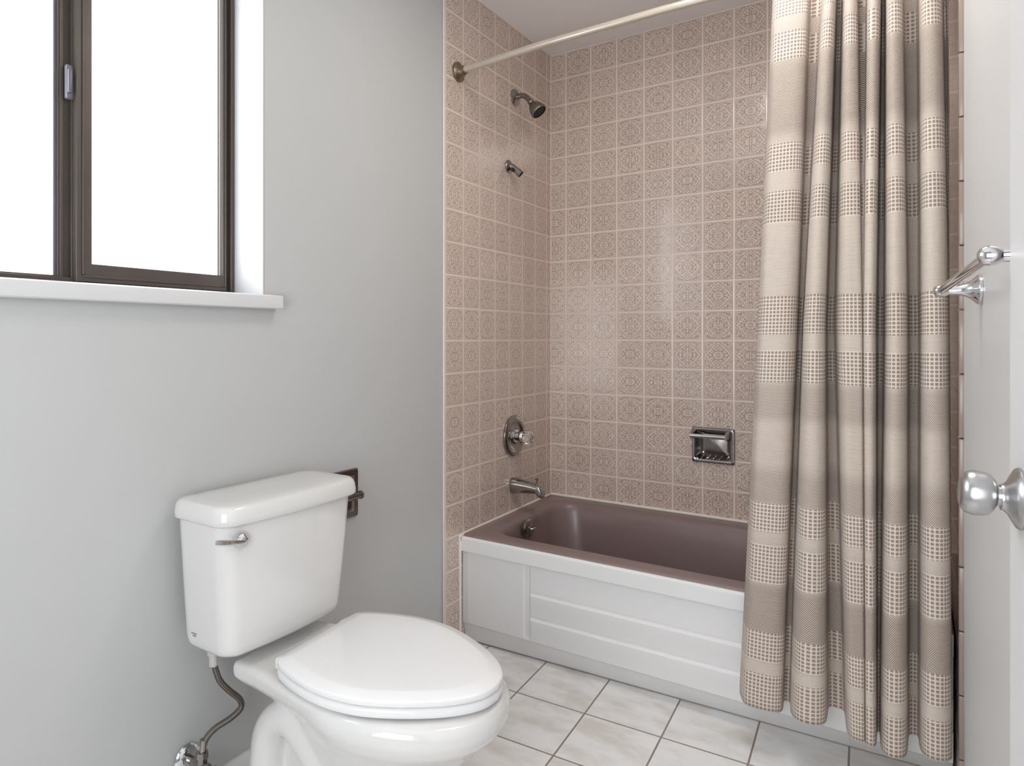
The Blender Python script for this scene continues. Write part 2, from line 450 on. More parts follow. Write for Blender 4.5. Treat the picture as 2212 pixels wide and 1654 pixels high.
bm = bmesh.new()                                # left wall with the window opening, 0.16 thick
for lo, hi in [((-0.16, YF, 0), (0, 0.0, WIN_Z0 - 0.03)), ((-0.16, YF, WIN_Z1), (0, 0.0, CEIL)),
               ((-0.16, YF, WIN_Z0 - 0.03), (0, WIN_Y0, WIN_Z1)), ((-0.16, WIN_Y1, WIN_Z0 - 0.03), (0, 0.0, WIN_Z1))]:
    add_box(bm, lo, hi)
wl = struct(obj('wall_left', bm, MAT['wall'], smooth=None), 'pale grey painted wall with the window and the toilet tank against it', 'wall')
bm = bmesh.new(); add_box(bm, (0.0, -0.878, 0.0), (0.008, 0.0, CEIL))
obj('tile_cladding', bm, MAT['tile_left'], wl, smooth=None)['label'] = 'patterned mauve-beige tiles at the tap end of the bath'
bm = bmesh.new(); add_box(bm, (0.0, -0.889, 0.0), (0.0090, -0.8785, CEIL), 0.004, 3)
obj('tile_edge', bm, plain('tile_edge_glaze', lin(222, 213, 208), 0.25, var=0.03), wl)['label'] = 'pale bullnose edging strip'

bm = bmesh.new()                                # back wall with the niche of the soap dish
NX0, NX1, NZ0, NZ1 = 0.656, 0.787, 0.644, 0.756
for lo, hi in [((-0.16, 0, 0), (NX0, 0.12, CEIL)), ((NX1, 0, 0), (1.7, 0.12, CEIL)), ((NX0, 0, 0), (NX1, 0.12, NZ0)), ((NX0, 0, NZ1), (NX1, 0.12, CEIL)), ((NX0, 0.05, NZ0), (NX1, 0.12, NZ1))]:
    add_box(bm, lo, hi)
wb = struct(obj('wall_back', bm, MAT['tile_back'], smooth=None), 'back wall of the bath alcove in patterned mauve-beige tile', 'wall')
bm = bmesh.new()
add_box(bm, (0.0082, -0.0032, 0.40), (0.0112, -0.0003, CEIL - 0.002)); add_box(bm, (0.0082, -0.0030, CEIL - 0.0035), (1.46, -0.0003, CEIL - 0.0005)); add_box(bm, (0.0084, -0.872, CEIL - 0.0035), (0.0110, -0.003, CEIL - 0.0005))
struct(obj('trim_2', bm, MAT['caulk'], smooth=None), 'thin pale caulk line along the alcove corner and ceiling', 'trim')

bm = bmesh.new()                                # right wall, with a doorway towards the hall behind the door
D0, D1, DZ = -2.60, -3.40, 2.05
add_quad_prism(bm, [(WR(0.0), 0.0), (WR(-0.895), -0.895), (WR(-0.895) + 0.15, -0.895), (WR(0.0) + 0.15, 0.0)], 0, CEIL)
add_quad_prism(bm, [(WR(-0.895), -0.895), (WR(D0), D0), (WR(D0) + 0.15, D0), (WR(-0.895) + 0.15, -0.895)], 0, CEIL)
add_quad_prism(bm, [(WR(D0), D0), (WR(D1), D1), (WR(D1) + 0.15, D1), (WR(D0) + 0.15, D0)], DZ, CEIL)
add_quad_prism(bm, [(WR(D1), D1), (WR(YF), YF), (WR(YF) + 0.15, YF), (WR(D1) + 0.15, D1)], 0, CEIL)
wr = struct(obj('wall_right', bm, MAT['white_paint'], smooth=None), 'white wall on the right carrying the chrome towel bar', 'wall')
bm = bmesh.new()
add_quad_prism(bm, [(WR(0.0) - 0.008, 0.0), (WR(-0.862) - 0.008, -0.870), (WR(-0.862), -0.870), (WR(0.0), 0.0)], 0, CEIL)
obj('tile_cladding', bm, MAT['tile_right'], wr, smooth=None)['label'] = 'patterned tiles glimpsed beside the curtain'
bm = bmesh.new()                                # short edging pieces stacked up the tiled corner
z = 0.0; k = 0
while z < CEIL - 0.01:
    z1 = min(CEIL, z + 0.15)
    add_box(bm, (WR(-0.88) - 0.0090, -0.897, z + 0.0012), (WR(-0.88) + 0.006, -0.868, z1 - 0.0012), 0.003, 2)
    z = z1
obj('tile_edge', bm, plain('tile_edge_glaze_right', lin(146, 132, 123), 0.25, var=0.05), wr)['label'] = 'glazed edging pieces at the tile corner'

struct(obj('wall_front', box((-0.16, YF - 0.12, 0), (1.9, YF, CEIL)), MAT['wall'], smooth=None), 'grey painted wall behind the viewpoint', 'wall')
struct(obj('ceiling', box((-0.16, YF - 0.12, CEIL), (1.9, 0.12, CEIL + 0.1)), MAT['ceiling'], smooth=None), 'plain off-white ceiling', 'ceiling')
struct(obj('floor', box((-0.16, YF - 0.12, -0.1), (1.9, 0.12, 0.0)), MAT['floor'], smooth=None), 'floor of pale square marble-look tiles with brown-grey grout', 'floor')

bm = bmesh.new()
prof = [(0, 0), (0.013, 0), (0.013, 0.066), (0.010, 0.074), (0.0085, 0.078), (0.006, 0.085), (0, 0.086)]
a = [bm.verts.new((x + 0.0005, -0.894, z)) for x, z in prof]; b = [bm.verts.new((x + 0.0005, YF, z)) for x, z in prof]
bm.faces.new(a); bm.faces.new(b[::-1])
for k in range(len(prof)): bm.faces.new((a[k], b[k], b[(k + 1) % len(prof)], a[(k + 1) % len(prof)]))
struct(obj('baseboard_left', bm, MAT['trim'], smooth=30), 'white moulded baseboard along the grey wall behind the toilet', 'baseboard')

# ------------------------------------------------------------------ window
win = bpy.data.objects.new('window_1', None); link(win)
struct(win, 'sliding window of frosted glass in a dark bronze frame', 'window')
XW = -0.11                                      # room-side face of the bronze frame
def wy(px, x=XW): return on(0, x, px, 300).y
bm = bmesh.new()                                # white painted reveal (jamb, head, far jamb)
add_box(bm, (-0.158, WIN_Y1 - 0.0005, WIN_Z0), (0.0015, WIN_Y1 + 0.0, WIN_Z1))
add_box(bm, (-0.158, WIN_Y1 - 0.004, WIN_Z0), (0.0015, WIN_Y1, WIN_Z1))
add_box(bm, (-0.158, WIN_Y0, WIN_Z1 - 0.004), (0.0015, WIN_Y1, WIN_Z1))
add_box(bm, (-0.158, WIN_Y0, WIN_Z0), (0.0015, WIN_Y0 + 0.004, WIN_Z1))
obj('reveal', bm, MAT['window_trim'], win, smooth=None)['label'] = 'white painted window reveal'
bm = bmesh.new()                                # sill board with rounded nose
pr_ = [(-0.158, 1.215), (0.030, 1.2095), (0.0335, 1.2125), (0.0345, 1.220), (0.0345, 1.236), (0.033, 1.2425), (0.028, 1.2455), (-0.158, 1.2475)]
ys = [WIN_Y0 - 0.045, WIN_Y1 + 0.043]
def sill_end(y, s):
    # nose runs past the opening, the part inside the reveal does not
    return [bm.verts.new((x, y + (0.006 * s if x > 0.03 else 0), z)) for x, z in pr_]
inner = [(-0.158, 1.2475), (-0.0, 1.2462)]
a = [bm.verts.new((max(x, 0.0006), ys[0], z)) for x, z in pr_]; b = [bm.verts.new((max(x, 0.0006), ys[1] - (0.006 if x > 0.03 else 0), z)) for x, z in pr_]
bm.faces.new(a); bm.faces.new(b[::-1])
for k in range(len(pr_)): bm.faces.new((a[k], b[k], b[(k + 1) % len(pr_)], a[(k + 1) % len(pr_)]))
add_box(bm, (-0.158, WIN_Y0 + 0.004, 1.2155), (0.001, WIN_Y1 - 0.004, 1.2466))
obj('window_sill', bm, MAT['window_trim'], win, smooth=35)['label'] = 'white sill board with a rounded nose'
y_jr = WIN_Y1 - 0.005
F0 = 1.2475
# outer frame: right jamb, bottom track, head, left jamb
bm = bmesh.new()
def stepped(bm, y0, y1, z0, z1, steps):
    for x0, x1, iy0, iy1, iz0, iz1 in steps: add_box(bm, (x0, y0 + iy0, z0 + iz0), (x1, y1 - iy1, z1 - iz1), 0.0012, 1)
yr = wy(495)
add_box(bm, (-0.156, wy(499), F0), (XW, y_jr, WIN_Z1 - 0.005), 0.001, 1)
add_box(bm, (-0.156, wy(491), F0), (XW - 0.012, wy(501), WIN_Z1 - 0.005), 0.001, 1)
add_box(bm, (-0.156, WIN_Y0 + 0.005, F0), (XW, y_jr, F0 + 0.010), 0.001, 1)
add_box(bm, (-0.156, WIN_Y0 + 0.005, F0), (XW - 0.016, y_jr, F0 + 0.020), 0.001, 1)
add_box(bm, (-0.156, WIN_Y0 + 0.005, WIN_Z1 - 0.030), (XW, y_jr, WIN_Z1 - 0.004), 0.001, 1)
add_box(bm, (-0.156, WIN_Y0 + 0.005, F0), (XW, WIN_Y0 + 0.026, WIN_Z1 - 0.005), 0.001, 1)
obj('outer_frame', bm, MAT['bronze'], win, smooth=None)
# right sash in the inner track
XS = XW - 0.004; XSB = XS - 0.024
sr, sl = wy(490, XS), wy(165, XS)
pr1, pl1 = wy(476, XS - 0.01), wy(194, XS - 0.01)
zt0, zp0 = F0 + 0.011, on(0, XS - 0.01, 300, 580).z
sash = obj('sash', (lambda bm: (add_box(bm, (XSB, pr1, zt0), (XS, sr, WIN_Z1 - 0.03), 0.0012, 1),
    add_box(bm, (XSB, sl, zt0), (XS, pl1, WIN_Z1 - 0.03), 0.0012, 1),
    add_box(bm, (XSB, pl1 - 0.002, zt0), (XS, pr1 + 0.002, zp0), 0.0012, 1),
    add_box(bm, (XSB, pl1, WIN_Z1 - 0.06), (XS, pr1, WIN_Z1 - 0.03), 0.0012, 1),
    add_box(bm, (XS - 0.001, sl + 0.012, zt0 + 0.016), (XS + 0.0035, sl + 0.018, WIN_Z1 - 0.05), 0.001, 1),
    add_box(bm, (XS - 0.001, sl + 0.012, zt0 + 0.010), (XS + 0.003, sr - 0.010, zt0 + 0.015), 0.001, 1),
    add_box(bm, (XS - 0.001, pr1 + 0.006, zt0 + 0.010), (XS + 0.003, pr1 + 0.010, WIN_Z1 - 0.05), 0.001, 1), bm)[-1])(bmesh.new()), MAT['bronze'], win, smooth=None)
sash['label'] = 'dark bronze sliding sash'
obj('pane', box((XS - 0.015, pl1 - 0.006, zp0 - 0.006), (XS - 0.0145, pr1 + 0.006, WIN_Z1 - 0.055)), MAT['frosted'], sash, smooth=None)['label'] = 'frosted glass pane'
obj('gasket', box((XS - 0.014, pr1 - 0.007, zp0), (XS - 0.010, pr1 - 0.0045, WIN_Z1 - 0.06)), MAT['bronze_dark'], sash, smooth=None)
# fixed left pane, further out, and the meeting stile that carries the latch
XF = XW - 0.030
ml, mr = wy(124, XF), wy(146, XF)
fx = obj('fixed_pane_frame', (lambda bm: (add_box(bm, (XF - 0.016, ml, F0 + 0.012), (XF, mr + 0.03, WIN_Z1 - 0.03), 0.001, 1),
    add_box(bm, (XF, wy(150, XF), F0 + 0.012), (XF + 0.008, wy(163, XF), WIN_Z1 - 0.03), 0.001, 1),
    add_box(bm, (XF, ml + 0.004, F0 + 0.012), (XF + 0.003, ml + 0.012, WIN_Z1 - 0.03), 0.001, 1),
    add_box(bm, (XF - 0.016, WIN_Y0 + 0.02, F0 + 0.005), (XF, ml, F0 + 0.024), 0.001, 1), bm)[-1])(bmesh.new()), MAT['bronze'], win, smooth=None)
fx['label'] = 'bronze meeting stile between the two panes'
obj('pane', box((XF - 0.010, WIN_Y0 + 0.02, F0 + 0.015), (XF - 0.0095, ml + 0.004, WIN_Z1 - 0.03)), MAT['frosted'], fx, smooth=None)['label'] = 'frosted glass pane'
obj('seal', box((XF - 0.009, ml - 0.006, F0 + 0.024), (XF - 0.006, ml, WIN_Z1 - 0.03)), MAT['latch'], fx, smooth=None)
lp0, lp1 = on(0, XF + 0.012, 142, 212), on(0, XF + 0.012, 160, 143)
latch = obj('latch', box((XF + 0.002, lp0.y, lp0.z), (XF + 0.016, lp1.y, lp1.z), 0.004, 3), MAT['latch'], win)
latch['label'] = 'small grey window latch'
obj('latch_tab', box((XF + 0.014, lp0.y + 0.001, lp0.z + 0.012), (XF + 0.022, lp0.y + 0.011, lp1.z - 0.012), 0.003, 2), MAT['latch'], latch)

# ------------------------------------------------------------------ bathtub
RIM = 0.407
tub = thing('bathtub', 'mauve bathtub with a white panelled front, set in the tiled alcove', 'bathtub')
def tl(x0, x1, y0, y1, r, z): return [(x, y, z) for x, y in rrect(x0, x1, y0, y1, r, 12, 24)]
xa, xb, yb = 0.0085, TUB_L - 0.002, -0.002
ox0, ox1, oy0, oy1 = 0.085, 1.375, -0.690, -0.085
TF = TUB_F + 0.008
loops = [tl(xa, xb, TF, yb, 0.002, RIM - 0.030), tl(xa, xb, TF, yb, 0.004, RIM - 0.008),
         tl(xa + .002, xb - .002, TF + .003, yb - .002, 0.006, RIM - 0.003), tl(xa + .006, xb - .006, TF + .010, yb - .006, 0.01, RIM)]
def op(g, r, z): return tl(ox0 + g, ox1 - g, oy0 + g, oy1 - g, r, z)
loops += [op(-0.035, 0.13, RIM + 0.001), op(-0.018, 0.125, RIM - 0.0005), op(-0.006, 0.12, RIM - 0.006), op(0.002, 0.115, RIM - 0.016),
          op(0.008, 0.113, RIM - 0.035), op(0.016, 0.112, RIM - 0.08), op(0.028, 0.112, 0.26), op(0.042, 0.115, 0.18), op(0.056, 0.118, 0.13),
          op(0.075, 0.11, 0.102), op(0.105, 0.09, 0.088), op(0.15, 0.07, 0.083), op(0.22, 0.04, 0.080)]
obj('basin', loft(loops, cap0=False), MAT['mauve'], tub, smooth=50)['label'] = 'mauve enamelled basin and rim'
# white apron with raised panel and ribs
def smooth(e0, e1, v):
    t = max(0.0, min(1.0, (v - e0) / (e1 - e0))); return t * t * (3 - 2 * t)
def apron_y(x, z):
    """front face of the apron: top band, groove, raised rectangle on the left, three lapped boards, sloping kick"""
    y = -0.764
    if z >= 0.339:
        y = -0.754 - 0.031 * smooth(0.339, 0.3445, z)
        if z > 0.389: y = -0.785 + 0.009 * (1 - math.sqrt(max(0.0, 1 - ((z - 0.389) / 0.0095) ** 2)))
        return y
    if z < 0.072:
        y0 = -0.745 + 0.045 * x; k = 1 - z / 0.072
        return -0.756 + (y0 + 0.756) * k - 0.004 * smooth(0.064, 0.072, z)
    inside = smooth(0.030, 0.0345, x) * (1 - smooth(TUB_L - 0.037, TUB_L - 0.0325, x)) * smooth(0.072, 0.0765, z)
    groove = 0.004 * (1 - abs(smooth(0.0295, 0.0345, x) * 2 - 1)) * smooth(0.072, 0.08, z)
    y -= 0.006 * inside; y += groove
    post = smooth(0.262, 0.270, x) * (1 - smooth(0.286, 0.293, x))
    y += 0.0055 * post * smooth(0.076, 0.088, z)
    if x > 0.286:
        f = smooth(0.287, 0.296, x)
        for zr, lo in ((0.2405, 0.158), (0.1555, 0.073)):
            if lo < z <= zr: y -= f * 0.0080 * smooth(0.0, 1.0, (z - lo) / (zr - lo)) * (1 - smooth(zr - 0.0045, zr, z))
            if zr < z < zr + 0.010: y += f * 0.0022 * (1 - abs((z - zr - 0.003) / 0.007) if abs(z - zr - 0.003) < 0.007 else 0)
    return y
bm = bmesh.new()
xs = sorted(set([round(0.0095 + (TUB_L - 0.013) * i / 200, 4) for i in range(201)] + [0.0295, 0.030, 0.031, 0.032, 0.033, 0.0345, 0.262, 0.264, 0.267, 0.270, 0.286, 0.2885, 0.291, 0.293, 0.296]))
zs = sorted(set([round(0.3985 * i / 60, 4) for i in range(61)] + [0.072, 0.0735, 0.0755, 0.0775, 0.0715, 0.068, 0.339, 0.3405, 0.342, 0.3435, 0.345, 0.389, 0.3905, 0.3925, 0.3945, 0.396, 0.3973, 0.398, 0.3985] + [round(zr + d, 4) for zr in (0.2405, 0.1555) for d in (-.0075, -.0045, -.0035, -.0025, -.0015, -.0008, 0, .001, .002, .003, .005, .008, .010)]))
g = [[bm.verts.new((x, apron_y(x, z), z)) for x in xs] for z in zs]
for i in range(len(zs) - 1):
    for k in range(len(xs) - 1): bm.faces.new((g[i][k], g[i][k + 1], g[i + 1][k + 1], g[i + 1][k]))
# back and edges so the apron has thickness
back = [[bm.verts.new((x, yk, z)) for x in (xs[0], xs[-1])] for z, yk in ((zs[0], -0.62), (zs[-1], -0.72))]
bm.faces.new([g[-1][k] for k in range(len(xs))] + [back[1][1], back[1][0]])
bm.faces.new([g[0][k] for k in range(len(xs))][::-1] + [back[0][0], back[0][1]])
bm.faces.new([g[i][0] for i in range(len(zs))][::1] + [back[1][0], back[0][0]])
bm.faces.new([g[i][-1] for i in range(len(zs))][::-1] + [back[0][1], back[1][1]])
obj('apron', bm, MAT['apron'], tub, smooth=30)['label'] = 'white front panel with raised rectangle and ribs'
bm = bmesh.new()
add_tube(bm, [(0.0155, TUB_F - 0.002, RIM - 0.004), (0.0155, -0.0072, RIM + 0.004), (TUB_L - 0.02, -0.0072, RIM + 0.004)], 0.0068, 10)
add_tube(bm, [(0.0115, TUB_F, 0.0), (0.0115, TUB_F - 0.001, 0.2), (0.0115, TUB_F - 0.001, RIM - 0.006)], 0.0055, 10)
obj('caulk_bead', bm, MAT['caulk'], tub)['label'] = 'cream caulk line along the tiles'
bm = tube([(0.02, -0.742, 0.0025), (0.4, -0.727, 0.0025), (0.8, -0.709, 0.0025), (1.44, -0.680, 0.0025)], 0.0035, 8)
obj('floor_caulk', bm, plain('grey_caulk', lin(150, 143, 138), 0.7, var=0.25, vscale=90), tub)['label'] = 'grey caulk line at the floor'
bm = bmesh.new(); rg = random.Random(5)
for k in range(9):
    bmesh.ops.create_icosphere(bm, subdivisions=1, radius=rg.uniform(.0012, .0026), matrix=Matrix.Translation((0.013 + rg.uniform(-.003, .005), -0.7865 + rg.uniform(-.002, .002), 0.398 - k * 0.0022)))
obj('caulk_crack', bm, plain('dirt', lin(96, 74, 62), 0.9, var=0.3, vscale=200), tub)['label'] = 'crumbling brown gap at the front corner'
ovp = on(0, 0.112, 1138, 1140)
ov = obj('overflow_plate', lathe([(-0.012, 0.030), (0.0, 0.037), (0.006, 0.038), (0.010, 0.035), (0.012, 0.030), (0.012, 0.0)], (0.115, ovp.y, ovp.z), (1, 0, 0.08)), MAT['worn_chrome'], tub)
ov['label'] = 'round chrome overflow plate'
bm = tube(spline([(0.122, ovp.y + 0.004, ovp.z - 0.004), (0.134, ovp.y + 0.010, ovp.z - 0.002), (0.146, ovp.y + 0.014, ovp.z + 0.004)], 6), 0.003, 10)
obj('trip_lever', bm, MAT['chrome'], ov)

# ------------------------------------------------------------------ shower fittings on the tap wall
XT = 0.0082
t = thing('overhead_shower', 'small shower head on a bent arm high on the tap-end tile wall', 'shower head')
py, pz = -0.352, 2.150
obj('flange', lathe([(0, 0.036), (0.004, 0.036), (0.008, 0.031), (0.012, 0.020), (0.013, 0.014), (0.016, 0.0135)], (XT, py, pz), (1, 0, 0)), MAT['worn_chrome'], t)
arm = spline([(XT + 0.010, py, pz - 0.001), (XT + 0.030, py, pz + 0.002), (XT + 0.052, py, pz - 0.006), (XT + 0.074, py, pz - 0.032)], 10)
obj('shower_arm', tube(arm, 0.0105, 24), MAT['dull_nickel'], t)
ax = Vector((0.62, 0.0, -0.78)).normalized(); h0 = Vector(arm[-1]) - ax * 0.004
hd = obj('spray_head', lathe([(0, 0.012), (0.004, 0.0135), (0.010, 0.0135), (0.013, 0.011), (0.018, 0.015), (0.030, 0.024), (0.046, 0.031), (0.060, 0.034), (0.066, 0.0345), (0.069, 0.033), (0.069, 0.030)], h0, ax, cap=False), MAT['dull_nickel'], t)
bm = lathe([(0.064, 0.031), (0.066, 0.029), (0.0665, 0.0)], h0, ax)
xx, yy, dd = frame_of(ax)
for ring, cnt in ((0.008, 6), (0.016, 10), (0.024, 14)):
    for k in range(cnt):
        a = 2 * math.pi * k / cnt; add_lathe(bm, [(0.0655, 0.0016), (0.0695, 0.0012), (0.0697, 0)], h0 + (xx * math.cos(a) + yy * math.sin(a)) * ring, ax, 8)
obj('spray_plate', bm, MAT['black'], hd)['label'] = 'black nozzle face'

t = thing('shower_bracket', 'small wall bracket for a hand shower, below the shower head', 'bracket')
py, pz = -0.409, 1.847
obj('flange', lathe([(0, 0.026), (0.004, 0.027), (0.008, 0.024), (0.011, 0.016), (0.013, 0.012), (0.022, 0.011)], (XT, py, pz), (1, 0, 0)), MAT['worn_chrome'], t)
ad = Vector((0.60, 0.16, -0.62)).normalized(); a0 = Vector((XT + 0.012, py, pz + 0.004))
obj('cradle', lathe([(0, 0.010), (0.012, 0.0115), (0.030, 0.012), (0.046, 0.014), (0.060, 0.0155), (0.060, 0.0125), (0.044, 0.011)], a0, ad, cap=False), MAT['worn_chrome'], t)
obj('hinge_knob', lathe([(-0.012, 0.0), (-0.012, 0.008), (0.012, 0.008), (0.012, 0.0)], a0 + ad * 0.022 + Vector((0, -0.004, -0.008)), (0, 1, 0)), MAT['black'], t)

t = thing('shower_valve', 'round chrome shower valve plate with a clear knob, above the spout', 'shower valve')
py, pz = -0.368, 0.722
obj('escutcheon', lathe([(0, 0.0845), (0.004, 0.086), (0.010, 0.0845), (0.0145, 0.078), (0.0160, 0.070), (0.0150, 0.063), (0.0100, 0.0585), (0.0065, 0.050), (0.0055, 0.036), (0.008, 0.032), (0.013, 0.030), (0.016, 0.026)], (XT, py, pz), (1, 0, 0), 64), MAT['worn_chrome'], t)
obj('collar', lathe([(0.008, 0.027), (0.016, 0.027), (0.018, 0.020), (0.030, 0.019), (0.034, 0.021), (0.046, 0.021), (0.050, 0.018), (0.052, 0.0)], (XT, py, pz), (1, 0, 0)), MAT['chrome'], t)
bm = bmesh.new(); seg = 36; rings = []
for tt, rr in [(0.049, 0.013), (0.052, 0.021), (0.060, 0.027), (0.070, 0.029), (0.080, 0.0275), (0.088, 0.022), (0.092, 0.012)]:
    rings.append([(XT + tt, py + rr * (1 + 0.06 * math.cos(9 * 2 * math.pi * k / seg)) * math.cos(2 * math.pi * k / seg), pz + rr * (1 + 0.06 * math.cos(9 * 2 * math.pi * k / seg)) * math.sin(2 * math.pi * k / seg)) for k in range(seg)])
add_loft(bm, rings)
obj('knob', bm, MAT['acrylic'], t, smooth=35)['label'] = 'clear fluted acrylic knob'

t = thing('tub_spout', 'chrome tub spout with a lift diverter, just above the bath rim', 'spout')
py, pz = -0.373, 0.517
def sp(x, hy, zt, zb, r): return [(XT + x, py + a, b) for a, b in rrect(-hy, hy, zb, zt, r, 6, 4)]
loops = [sp(0, 0.028, pz + 0.030, pz - 0.034, 0.026), sp(0.006, 0.0285, pz + 0.031, pz - 0.035, 0.026), sp(0.03, 0.027, pz + 0.029, pz - 0.032, 0.025), sp(0.08, 0.0235, pz + 0.022, pz - 0.026, 0.021),
         sp(0.112, 0.0215, pz + 0.016, pz - 0.024, 0.018), sp(0.124, 0.0208, pz + 0.012, pz - 0.034, 0.016), sp(0.133, 0.0200, pz + 0.005, pz - 0.038, 0.012), sp(0.1385, 0.0190, pz - 0.006, pz - 0.0385, 0.010), sp(0.1405, 0.0175, pz - 0.016, pz - 0.0385, 0.006)]
obj('spout_body', loft(loops), MAT['worn_chrome'], t, smooth=55)
obj('diverter_knob', lathe([(0, 0.004), (0.020, 0.004), (0.022, 0.0075), (0.026, 0.008), (0.028, 0.006), (0.028, 0)], (XT + 0.113, py, pz + 0.012), (0, 0, 1), 20), MAT['worn_chrome'], t)

# ------------------------------------------------------------------ soap dish on the back wall
t = thing('soap_dish', 'recessed chrome soap dish with a grab bar on the back tile wall', 'soap dish')
sx0, sx1, sz0, sz1 = 0.640, 0.803, 0.628, 0.771
bm = bmesh.new()
def sd(g, y, r): return [(x, y, z) for x, z in rrect(sx0 + g, sx1 - g, sz0 + g, sz1 - g, r, 6, 6)]
def sr_(x0, x1, z0, z1, y, r): return [(x, y, z) for x, z in rrect(x0, x1, z0, z1, r, 6, 6)]
add_loft(bm, [sd(0, -0.0005, 0.006), sd(0.0, -0.006, 0.006), sd(0.003, -0.011, 0.006), sd(0.008, -0.012, 0.008), sd(0.014, -0.010, 0.012),
              sd(0.017, -0.004, 0.014), sr_(sx0 + .026, sx1 - .026, sz0 + .028, sz1 - .024, 0.020, 0.012),
              sr_(sx0 + .034, sx1 - .034, sz0 + .034, sz1 - .03, 0.026, 0.010), sr_(sx0 + .042, sx1 - .042, sz0 + .042, sz1 - .036, 0.024, 0.006)], cap0=False)
obj('dish', bm, MAT['worn_chrome'], t, smooth=45)
bz = 0.731
bm = bmesh.new()
add_tube(bm, [(sx0 + 0.002, -0.044, bz + 0.008), (sx1 - 0.028, -0.044, bz + 0.008)], 0.0085, 20)
obj('grab_bar', bm, MAT['chrome'], t)
for s, x in ((0, sx0 + 0.004), (1, sx1 - 0.030)):
    bm = bmesh.new(); add_loft(bm, [[(x - 0.005 + a, -0.010, bz + 0.012 + b) for a, b in rrect(0, 0.022, -0.02, 0.02, 0.006, 4, 2)], [(x - 0.003 + a, -0.046, bz + 0.008 + b) for a, b in rrect(0, 0.010, -0.0095, 0.0095, 0.0045, 4, 2)]])
    obj('bracket', bm, MAT['worn_chrome'], t)
bm = bmesh.new()
for k in range(5):
    add_tube(bm, spline([(sx0 + 0.036 + k * 0.023, -0.010, sz0 + 0.0175), (sx0 + 0.040 + k * 0.023, 0.002, sz0 + 0.022), (sx0 + 0.044 + k * 0.023, 0.014, sz0 + 0.030)], 4), 0.0022, 8)
obj('drain_ribs', bm, MAT['chrome'], t)

# ------------------------------------------------------------------ shower rod and curtain
YR = -0.797
t = thing('shower_rod', 'ivory shower curtain rod spanning the alcove', 'curtain rod')
obj('tube', tube([(XT + 0.018, YR, 2.120), (0.35, YR, 2.1335), (0.75, YR, 2.137), (1.1, YR, 2.134), (WR(YR) - 0.030, YR, 2.126)], 0.0128, 28), MAT['rod'], t)
fl = [(0, 0.034), (0.003, 0.037), (0.008, 0.036), (0.012, 0.030), (0.016, 0.021), (0.024, 0.018), (0.032, 0.0175), (0.032, 0.013)]
obj('end_flange', lathe(fl, (XT, YR, 2.117), (1, 0, 0.02)), MAT['aged_brass'], t)['label'] = 'tarnished bronze end flange'
obj('end_flange', lathe(fl, (WR(YR) - 0.0122, YR, 2.126), (-1, 0, 0.0)), MAT['aged_brass'], t)['label'] = 'tarnished bronze end flange'

cur = thing('shower_curtain', 'beige woven shower curtain with dotted bands, drawn to the right', 'curtain')
# each fold: left and right edge and depth, every value at the heading / half height / hem; then the hollow that follows it
LOBES = [((1668, 1638, 1602), (1747, 1722, 1693), (-.858, -.872, -.890), (-.800, -.740, -.806)),
         ((1777, 1736, 1711), (1806, 1783, 1786), (-.880, -.893, -.925), (-.750, -.735, -.806)),
         ((1822, 1806, 1826), (1851, 1862, 1866), (-.878, -.878, -.925), (-.790, -.858, -.905)),
         ((1874, 1867, 1870), (1903, 1892, 1893), (-.880, -.890, -.918), (-.755, -.735, -.806)),
         ((1914, 1912, 1903), (1948, 1960, 1960), (-.890, -.900, -.925), (-.806, -.750, -.808)),
         ((1986, 1989, 1987), (2033, 2050, 2057), (-.890, -.902, -.930), (-.780, -.760, -.812))]
FOLD = []
def t3(f, *a): return tuple(f(*v) for v in zip(*a))
for i, (l, r, f, v) in enumerate(LOBES):
    wd_ = t3(lambda p, q: q - p, l, r)
    pv = LOBES[i - 1][3] if i else (-.822, -.828, -.832)
    if i: FOLD.append((t3(lambda p, w: p + .01 * w, l, wd_), t3(lambda p, q: p * .55 + q * .45, f, pv)))
    else: FOLD.append((l, pv))
    FOLD.append((t3(lambda p, w: p + .11 * w, l, wd_), t3(lambda p, q: p * .86 + q * .14, f, pv)))
    FOLD.append((t3(lambda p, w: p + .34 * w, l, wd_), f))
    FOLD.append((t3(lambda p, w: p + .70 * w, l, wd_), t3(lambda p, q: p * .97 + q * .03, f, v)))
    FOLD.append((t3(lambda p, w: p + .93 * w, l, wd_), t3(lambda p, q: p * .80 + q * .20, f, v)))
    FOLD.append((r, t3(lambda p, q: p * .48 + q * .52, f, v)))
    nl = LOBES[i + 1][0] if i + 1 < len(LOBES) else t3(lambda p, k: p + k, r, (16, 4, 3))
    gp = t3(lambda p, q: q - p, r, nl)
    FOLD.append((t3(lambda p, g_: p + .10 * g_, r, gp), t3(lambda p, q: p * .06 + q * .94, f, v)))
    FOLD.append((t3(lambda p, g_: p + .50 * g_, r, gp), v))
    FOLD.append((t3(lambda p, g_: p + .90 * g_, r, gp), t3(lambda p, q: p * .06 + q * .94, f, v)))
ZT, ZB = 2.088, 0.138
def fold_at(i, z):
    px, dy = FOLD[i]
    zt, zm, zb = 2.03, 1.17, 0.25
    def q(v):
        # quadratic through three heights, flattened at the ends
        k = max(-0.05, min(1.05, (zt - z) / (zt - zb))); km = (zt - zm) / (zt - zb)
        if k <= km: return v[0] + (v[1] - v[0]) * (k / km)
        return v[1] + (v[2] - v[1]) * ((k - km) / (1 - km))
    x = q(px); y = q(dy)
    # ease towards the flat heading at the rod
    e = smooth(1.95, ZT, z); y = y + (YR - 0.012 - y) * 0.45 * e
    return on(1, y, x, 700).x, y
NU, NV = 9, 110
rows = []
